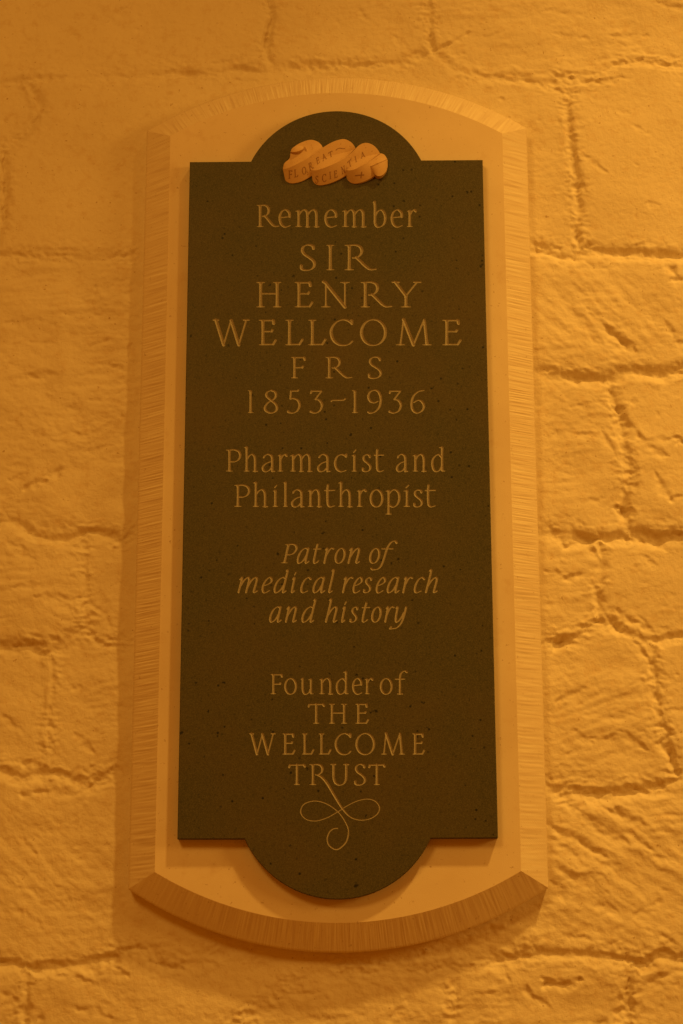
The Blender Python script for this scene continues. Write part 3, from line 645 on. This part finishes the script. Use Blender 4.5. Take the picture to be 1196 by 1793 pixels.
# text set line by line: (glyph set, baseline y, cap height, thick, x0, [(char, left, right)...]) measured in quarter pixels from x0
LINES = [
 (0, 396.8, 37.5, .150, 440, [('R',38,198),('e',190,280),('m',308,480),('e',510,605),('m',635,808),('b',850,948),('e',975,1065),('r',1090,1160)]),
 (0, 472.5, 43.5, .150, 440, [('S',338,456),('I',526,582),('R',652,882)]),
 (0, 537.5, 43.5, .145, 440, [('H',35,213),('E',303,437),('N',488,692),('R',765,990),('Y',980,1196)]),
 (0, 603.9, 43.8, .145, 440, [('W',-272,-8),('E',52,180),('L',238,368),('L',398,528),('C',548,716),('O',760,952),('M',1012,1265),('E',1338,1475)]),
 (0, 661.8, 36.5, .140, 360, [('F',598,705),('R',838,1030),('S',1135,1238)]),
 (0, 722.5, 39.0, .130, 360, [('1',296,336),('8',405,512),('5',570,668),('3',728,825),('-',875,985),('1',1025,1068),('9',1130,1238),('3',1280,1378),('6',1433,1540)]),
 (0, 825.0, 37.5, .130, 390, [('P',22,132),('h',148,248),('a',272,370),('r',385,455),('m',472,630),('a',660,757),('c',778,875),('i',903,942),('s',975,1042),('t',1058,1132),('a',1213,1300),('n',1330,1430),('d',1460,1560)]),
 (0, 886.8, 37.5, .130, 390, [('P',80,195),('h',210,320),('i',350,388),('l',423,457),('a',478,575),('n',595,697),('t',710,790),('h',808,912),('r',940,1010),('o',1028,1128),('p',1140,1246),('i',1266,1315),('s',1335,1403),('t',1415,1495)]),
 (1, 985.5, 32.5, .140, 410, [('P',328,447),('a',438,530),('t',552,612),('r',625,703),('o',703,783),('n',793,885),('o',945,1025),('f',950,1150)]),
 (1, 1037.0, 33.0, .140, 410, [('m',22,170),('e',192,272),('d',275,385),('i',398,438),('c',463,545),('a',548,640),('l',658,706),('r',755,838),('e',830,903),('s',903,968),('e',992,1065),('a',1068,1160),('r',1178,1255),('c',1258,1340),('h',1335,1430)]),
 (1, 1088.5, 33.0, .140, 410, [('a',245,335),('n',355,442),('d',470,578),('h',635,727),('i',750,790),('s',808,870),('t',893,955),('o',960,1035),('r',1052,1125),('y',1085,1213)]),
 (0, 1214.8, 34.3, .125, 435, [('F',155,243),('o',250,342),('u',365,458),('n',495,595),('d',612,705),('e',727,798),('r',815,875),('o',920,1012),('f',1025,1118)]),
 (0, 1266.5, 34.0, .135, 435, [('T',415,538),('H',563,693),('E',748,846)]),
 (0, 1320.5, 36.0, .130, 435, [('W',5,193),('E',238,330),('L',375,462),('L',492,582),('C',605,722),('O',750,888),('M',928,1097),('E',1148,1237)]),
 (0, 1373.8, 35.4, .135, 500, [('T',19,144),('r_',167,268),('U',314,448),('S',480,565),('T',580,702)]),
]
CELL = .00062
LX0, LX1, LZ0, LZ1 = -.262, .262, -.70, .56        # extent of the lettered area on the slate (z from plaque centre)
gxs = np.arange(LX0, LX1, CELL); gzs = np.arange(LZ0, LZ1, CELL)
SDF = np.full((len(gzs), len(gxs)), .01, np.float32); OWN = np.full(SDF.shape, -1, np.int32)
def stamp(segs, gid, gxs, gzs, SDF, OWN, cell):
    pad = .0035
    for (x0, z0, r0, x1, z1, r1) in segs:
        m = max(r0, r1) + pad
        i0 = max(0, int((min(x0, x1) - m - gxs[0])/cell)); i1 = min(len(gxs), int((max(x0, x1) + m - gxs[0])/cell) + 2)
        j0 = max(0, int((min(z0, z1) - m - gzs[0])/cell)); j1 = min(len(gzs), int((max(z0, z1) + m - gzs[0])/cell) + 2)
        if i0 >= i1 or j0 >= j1: continue
        px = gxs[None, i0:i1] - x0; pz = gzs[j0:j1, None] - z0
        dx = x1 - x0; dz = z1 - z0; l2 = dx*dx + dz*dz + 1e-12
        t = np.clip((px*dx + pz*dz)/l2, 0, 1)
        d = np.sqrt((px - t*dx)**2 + (pz - t*dz)**2) - (r0 + (r1 - r0)*t)
        S = SDF[j0:j1, i0:i1]; O = OWN[j0:j1, i0:i1]
        mk = d < S
        S[mk] = d[mk]; O[mk] = gid
gid = 0
for ital, base, cap, thick, x0, chars in LINES:
    k = .5 if False else .25
    for ch, l, r in chars:
        g = (GI if ital else G)[ch]
        segs = glyph_segments(g, SL if ital else 0.0, thick*.95, .050)
        mn = min(min(s[0] - s[2], s[3] - s[5]) for s in segs); mx = max(max(s[0] + s[2], s[3] + s[5]) for s in segs)
        pl, pr = x0 + l*k, x0 + r*k
        out = []
        for (a, b, ra, c, d, rb) in segs:
            q = []
            for (u, v) in ((a, b), (c, d)):
                X_, Z_ = at(pl + (u - mn)/(mx - mn)*(pr - pl), base - v*cap, H_SL)
                q.append((X_, Z_ - PZ))
            sca = cap*.00098
            out.append((q[0][0], q[0][1], ra*sca, q[1][0], q[1][1], rb*sca))
        stamp(out, gid, gxs, gzs, SDF, OWN, CELL); gid += 1
# the tail of the R, running out into a knotted flourish
FL = [(338,165),(362,172),(402,205),(450,270),(520,390),(595,510),(680,600),(780,632),(880,620),(960,570),(985,500),(940,435),(860,412),(760,430),(650,480),(550,545),(430,610),(310,642),(210,620),(160,550),(190,470),(290,433),(400,450),(500,505),(580,580),(645,690),(660,770),(630,870),(540,940),(460,900),(437,830),(460,760),(500,725),(548,718)]
FP = catmull(FL, 6)
wid = np.interp(np.arange(len(FP))/6.0, [0, 1.5, 3, 4.5, 6, 8, 10, 12, 18, 19, 20, 24, 27, 30, 33], [1.2, 2.2, 2.5, 2.0, 1.1, .75, 1.1, .75, .8, 1.15, .8, .95, 1.25, 1.2, .9])*.001
out = []
for i in range(len(FP) - 1):
    a = at(500 + FP[i, 0]/5.98, 1330 + FP[i, 1]/5.98, H_SL); b = at(500 + FP[i+1, 0]/5.98, 1330 + FP[i+1, 1]/5.98, H_SL)
    out.append((a[0], a[1] - PZ, wid[i], b[0], b[1] - PZ, wid[i+1]))
FLOUR = gid
stamp(out, gid, gxs, gzs, SDF, OWN, CELL); gid += 1
SDF[np.abs(SDF) < 1e-6] = 1e-6

def march(SDF, OWN):
    """triangles of the region SDF < 0 : vertices as (x index, z index, sdf) ; per-triangle owner ; boundary edges"""
    ins = SDF < 0
    act = ins[:-1, :-1] | ins[1:, :-1] | ins[:-1, 1:] | ins[1:, 1:]
    js, is_ = np.nonzero(act)
    verts = []; vid = {}; tris = []; own = []; bed = []
    Sl = SDF
    def vert(key, x, z, s):
        v = vid.get(key)
        if v is None:
            v = len(verts); vid[key] = v; verts.append((x, z, s))
        return v
    def cross(p, q, sp, sq):
        if p > q: p, q, sp, sq = q, p, sq, sp
        t = sp/(sp - sq)
        t = min(max(t, .04), .96)
        return vert((p, q), p[0] + (q[0] - p[0])*t, p[1] + (q[1] - p[1])*t, 0.0)
    for j, i in zip(js.tolist(), is_.tolist()):
        c = ((i, j), (i+1, j), (i+1, j+1), (i, j+1))
        s = (float(Sl[j, i]), float(Sl[j, i+1]), float(Sl[j+1, i+1]), float(Sl[j+1, i]))
        kmin = s.index(min(s)); o = int(OWN[c[kmin][1], c[kmin][0]])
        for tri in ((0, 1, 2), (0, 2, 3)):
            P = [c[k] for k in tri]; S = [s[k] for k in tri]
            poly = []; cr = []
            for k in range(3):
                p, q = P[k], P[(k+1) % 3]; sp, sq = S[k], S[(k+1) % 3]
                if sp < 0: poly.append(vert(p, p[0], p[1], sp))
                if (sp < 0) != (sq < 0):
                    v = cross(p, q, sp, sq); poly.append(v); cr.append(v)
            if len(poly) < 3: continue
            tris.append((poly[0], poly[1], poly[2])); own.append(o)
            if len(poly) == 4: tris.append((poly[0], poly[2], poly[3])); own.append(o)
            if len(cr) == 2: bed.append((cr[0], cr[1]))
    return np.array(verts), np.array(tris), np.array(own), bed
MV, MT, MO, BE = march(SDF, OWN)

# slate outline with round lobes
SB, ST, LSx, LSAG = .2780, .6345, .1615, .1030
LR = (LSx**2 + LSAG**2)/(2*LSAG)
def slate_outline(inset, n=60):
    sb, st = SB - inset, ST - inset; R = LR - inset; zc = ST + LSAG - LR
    th = math.acos((st - zc)/R)
    t = np.linspace(th, -th, n)
    top = [(R*math.sin(a), zc + R*math.cos(a)) for a in t]
    pts = [(sb, st)] + top + [(-sb, st)] + [(-sb, -st)] + [(-x, -z) for x, z in top] + [(sb, -st)]
    return np.array(pts)
DZ_SL = -.0045                                     # slate centre relative to plaque centre
oi = slate_outline(.0012); oo = slate_outline(0)
oi[:, 1] += DZ_SL; oo[:, 1] += DZ_SL
vv = [Vector(p) for p in oi]; nO = len(vv)
bidx = sorted({v for e in BE for v in e}); remap = {v: nO + k for k, v in enumerate(bidx)}
vv += [Vector((gxs[0] + MV[v, 0]*CELL, gzs[0] + MV[v, 1]*CELL)) for v in bidx]
edges = [(i, (i+1) % nO) for i in range(nO)] + [(remap[a], remap[b]) for a, b in BE]
res = delaunay_2d_cdt(vv, edges, [], 4, 1e-8)
if len(res[2]) < 10: res = delaunay_2d_cdt(vv, edges, [], 1, 1e-8)
sv = np.array([(p.x, -H_SL, p.y + PZ) for p in res[0]])
tri = np.array([f for f in res[2] if len(f) == 3])
# keep only triangles outside the letters
cen = sv[tri].mean(1); ci_ = np.clip(((cen[:, 0] - gxs[0])/CELL), 0, len(gxs)-1.001); cj_ = np.clip(((cen[:, 2] - PZ - gzs[0])/CELL), 0, len(gzs)-1.001)
a0 = ci_.astype(int); b0 = cj_.astype(int); fx = ci_ - a0; fz = cj_ - b0
sd = (SDF[b0, a0]*(1-fx)*(1-fz) + SDF[b0, np.minimum(a0+1, len(gxs)-1)]*fx*(1-fz) + SDF[np.minimum(b0+1, len(gzs)-1), a0]*(1-fx)*fz + SDF[np.minimum(b0+1, len(gzs)-1), np.minimum(a0+1, len(gxs)-1)]*fx*fz)
tri = tri[sd > -.00018]
tri = orient(sv, tri)
# bevel and sides
def ring(P, h): return np.stack([P[:, 0], np.full(len(P), -h), P[:, 1] + PZ], -1)
r0, r1, r2 = ring(oi, H_SL), ring(oo, H_SL - .0012), ring(oo, H_IN - .004)
n0 = len(sv); SVV = np.concatenate([sv, r0, r1, r2]); qs = []
for k in range(nO):
    k2 = (k+1) % nO
    qs.append((n0+k, n0+nO+k, n0+nO+k2, n0+k2)); qs.append((n0+nO+k, n0+2*nO+k, n0+2*nO+k2, n0+nO+k2))
slate = mesh_np('slate_tablet', SVV, qs, tri, mat=SLATE, parent=plaque)
slate['label'] = 'dark green slate tablet with round lobes at top and bottom'
for g in range(gid):
    T = MT[MO == g]
    if not len(T): continue
    u, inv = np.unique(T.ravel(), return_inverse=True); T = inv.reshape(-1, 3)
    V = MV[u]
    dep = np.minimum(-V[:, 2]*.70, .0026)
    P = np.stack([gxs[0] + V[:, 0]*CELL, -H_SL + dep, gzs[0] + V[:, 1]*CELL + PZ], -1)
    mesh_np('flourish' if g == FLOUR else 'letter', P, tris=orient(P, T), mat=CUT, parent=slate)

# ------------------------------------------------------------------ the carved ribbon scroll
scroll = bpy.data.objects.new('ribbon_scroll', None); link(scroll, plaque)
scroll['label'] = 'small folded ribbon carved in warm stone with a motto'
HB = H_SL
def zp(p, h):                                       # zoomed measurement -> point, h mm in front of the slate
    X_, Z_ = at(470 + p[0]*.1923, 220 + p[1]*.1923, HB + .012)
    return (X_, -(HB + h*.88/1000.0), Z_)
def loft(name, top, bot, bulge=0.0, n=40, m=9, lean=0):
    """ribbon face between two edges given as (x, y, mm above slate); closed back to the slate"""
    if name == 'ribbon_fold': bot = [(x, y, h*(.05 + .85*(k/(len(bot)-1))**1.5)) for k, (x, y, h) in enumerate(bot)]
    A = resample(catmull(top, 8), n); B = resample(catmull(bot, 8), n)
    V = []; 
    for i in range(n):
        for j in range(m):
            v = j/(m-1); p = A[i]*(1-v) + B[i]*v
            V.append(zp(p[:2], p[2] + bulge*math.sin(math.pi*v)*math.sin(math.pi*min(1, max(0, .08 + .84*i/(n-1))))))
    q = [(i*m+j, i*m+j+1, (i+1)*m+j+1, (i+1)*m+j) for i in range(n-1) for j in range(m-1)]
    loop = [i*m for i in range(n)] + [(n-1)*m+j for j in range(1, m)] + [i*m+m-1 for i in range(n-2, -1, -1)] + [j for j in range(m-2, 0, -1)]
    V = np.array(V); base = len(V); nl = len(loop)
    ed = V[loop].copy(); ed2 = ed.copy(); ed2[:, 1] = -(HB - .001)
    V = np.concatenate([V, ed, ed2])
    q += [(base+k, base+(k+1) % nl, base+nl+(k+1) % nl, base+nl+k) for k in range(nl)]
    q = np.array(q)
    nn = np.cross(V[q[5*8, 1]] - V[q[5*8, 0]], V[q[5*8, 2]] - V[q[5*8, 1]])
    if nn[1] > 0: q = q[:, ::-1]
    return mesh_np(name, V, q, mat=SCROLLST, parent=scroll, smooth=True), V, q
pieces = []
S1t = [(130,378,6),(165,390,13),(215,382,19),(290,350,22),(370,305,21),(440,248,19),(500,203,17),(570,158,15),(640,128,13),(695,118,11),(750,140,9),(782,175,8),(797,203,8)]
S1b = [(150,470,4),(172,492,10),(220,504,15),(300,487,17),(385,442,16),(450,395,14),(520,345,12),(600,300,11),(680,268,10),(740,240,9),(775,222,8),(790,212,8),(797,205,8)]
S2t = [(385,388,7),(415,408,14),(470,411,20),(545,390,23),(620,352,22),(700,302,19),(770,240,17),(830,178,15),(890,155,13),(950,170,11),(990,203,9),(1018,245,8)]
S2b = [(402,480,5),(425,508,11),(470,522,16),(545,510,18),(620,482,17),(700,440,15),(770,390,13),(850,340,12),(920,300,11),(970,275,10),(1005,255,9),(1020,247,8)]
S3t = [(700,388,8),(730,410,15),(785,411,21),(845,384,23),(905,345,21),(950,300,17),(990,268,13),(1020,248,10)]
S3b = [(712,455,5),(735,487,11),(782,508,16),(850,500,18),(915,475,17),(968,442,14),(1000,380,11),(1030,290,9)]
pieces.append(loft('ribbon_fold', S1t, S1b, 1.0))
pieces.append(loft('ribbon_fold', S2t, S2b, 1.0))
pieces.append(loft('ribbon_fold', S3t, S3b, 1.0))
# backs of the ribbon between the fronts, leaning away from each ridge
pieces.append(loft('ribbon_back', [(385,386,9),(420,342,11),(520,285,12),(620,258,12),(720,230,10),(797,203,8)], [(385,390,7),(425,409,14),(500,402,21),(600,362,22),(700,302,19),(797,205,15)], -2.0))
pieces.append(loft('ribbon_back', [(700,384,10),(740,338,12),(840,292,13),(930,266,11),(1018,243,8)], [(702,390,8),(735,410,15),(800,406,21),(905,345,21),(1018,247,12)], -2.0))
pieces.append(loft('ribbon_back', [(130,374,5),(146,330,8),(192,292,10),(202,240,10),(240,182,10),(310,142,10),(385,122,10),(445,136,9),(480,165,9),(500,200,9)], [(132,380,6),(170,390,13),(215,382,19),(255,368,21),(300,344,21),(350,318,21),(395,288,19),(430,258,18),(465,230,17),(500,203,16)], -3.0))
pieces.append(loft('ribbon_curl', [(202,232,12),(212,210,13),(240,190,14),(280,182,14),(312,190,13),(322,202,12)], [(200,240,13),(222,248,18),(252,249,20),(282,240,20),(308,224,17),(322,206,13)], 1.5, 20, 6))
pieces.append(loft('ribbon_curl', [(328,186,11),(332,192,13),(338,214,14),(346,240,13)], [(336,184,10),(345,196,11),(356,216,12),(362,238,11)], 2.5, 12, 5))
# the tail that turns down at the right
pieces.append(loft('ribbon_tail', [(912,350,13),(950,305,13),(985,268,12),(1022,246,10),(1058,258,9),(1082,292,7)], [(934,378,19),(965,368,20),(1000,352,20),(1035,332,17),(1062,312,13),(1084,296,8)], -1.5, 24, 7))
pieces.append(loft('ribbon_tail', [(934,378,18),(965,368,19),(1000,352,19),(1035,332,16),(1062,312,12),(1085,298,7)], [(950,412,14),(972,445,14),(1000,460,14),(1040,446,12),(1072,405,9),(1087,350,5)], 1.0, 24, 7))
# motto letters, lying on the ribbon
allV = []; allF = []; o_ = 0
for ob, V, q in pieces:
    allV += [tuple(v) for v in V]; allF += [tuple(int(a) + o_ for a in f) for f in q]; o_ += len(V)
bvh = BVHTree.FromPolygons(allV, allF)
MOTTO = [('F',198,440,58,-4),('L',252,432,55,8),('O',325,408,50,20),('R',390,365,52,35),('E',450,318,50,36),('A',508,285,50,34),('T',568,258,50,28),('~',655,205,60,12),
         ('S',440,480,50,-4),('C',508,472,50,6),('I',563,452,50,12),('E',612,438,50,18),('N',682,398,50,30),('T',742,345,52,38),('I',795,305,50,36),('A',860,262,50,28),('+',830,448,60,5)]
for ch, zx, zy, hh, rot in MOTTO:
    g = G[ch]
    segs = glyph_segments(g, 0, .15, .075)
    xs_ = [s[0] for s in segs] + [s[3] for s in segs]; mxx = (min(xs_) + max(xs_))/2
    a = math.radians(rot); ca, sa = math.cos(a), math.sin(a)
    wf = {'~': 1.5, '+': 1.6, 'F': .85, 'O': .72, 'C': .75, 'A': .9, 'N': .75, 'R': .8}.get(ch, .85)
    cell = .00035; out = []
    for (x0, y0, ra, x1, y1, rb) in segs:
        q = []
        for (u, v) in ((x0, y0), (x1, y1)):
            du = (u - mxx)*wf; dv = v - .5
            if ch == '~': dv = v - .5
            X_ = zx + hh*(du*ca - dv*sa*.35); Y_ = zy - hh*(du*sa + dv)
            p = zp((X_, Y_), 0); q.append((p[0], p[2]))
        s_ = hh*.1923*.00098*1.15
        out.append((q[0][0], q[0][1], ra*s_, q[1][0], q[1][1], rb*s_))
    xa = min(min(s[0], s[3]) for s in out) - .004; xb = max(max(s[0], s[3]) for s in out) + .004
    za = min(min(s[1], s[4]) for s in out) - .004; zb = max(max(s[1], s[4]) for s in out) + .004
    lx_ = np.arange(xa, xb, cell); lz_ = np.arange(za, zb, cell)
    S2 = np.full((len(lz_), len(lx_)), .01, np.float32); O2 = np.zeros(S2.shape, np.int32)
    stamp(out, 0, lx_, lz_, S2, O2, cell); S2[np.abs(S2) < 1e-6] = 1e-6
    mv, mt, mo, be = march(S2, O2)
    P = []
    for (ix, iz, s) in mv:
        x = lx_[0] + ix*cell; z = lz_[0] + iz*cell
        hit = bvh.ray_cast(Vector((x, -.3, z)), Vector((0, 1, 0)))
        y = hit[0].y if hit[0] is not None else -HB
        P.append((x, y - .00025, z))
    P = np.array(P)
    # drop triangles that bridge two folds
    ys = P[mt][:, :, 1]; mt = mt[(ys.max(1) - ys.min(1)) < .0012]
    if len(mt): mesh_np('letter', P, tris=orient(P, mt), mat=DARKLET, parent=scroll)
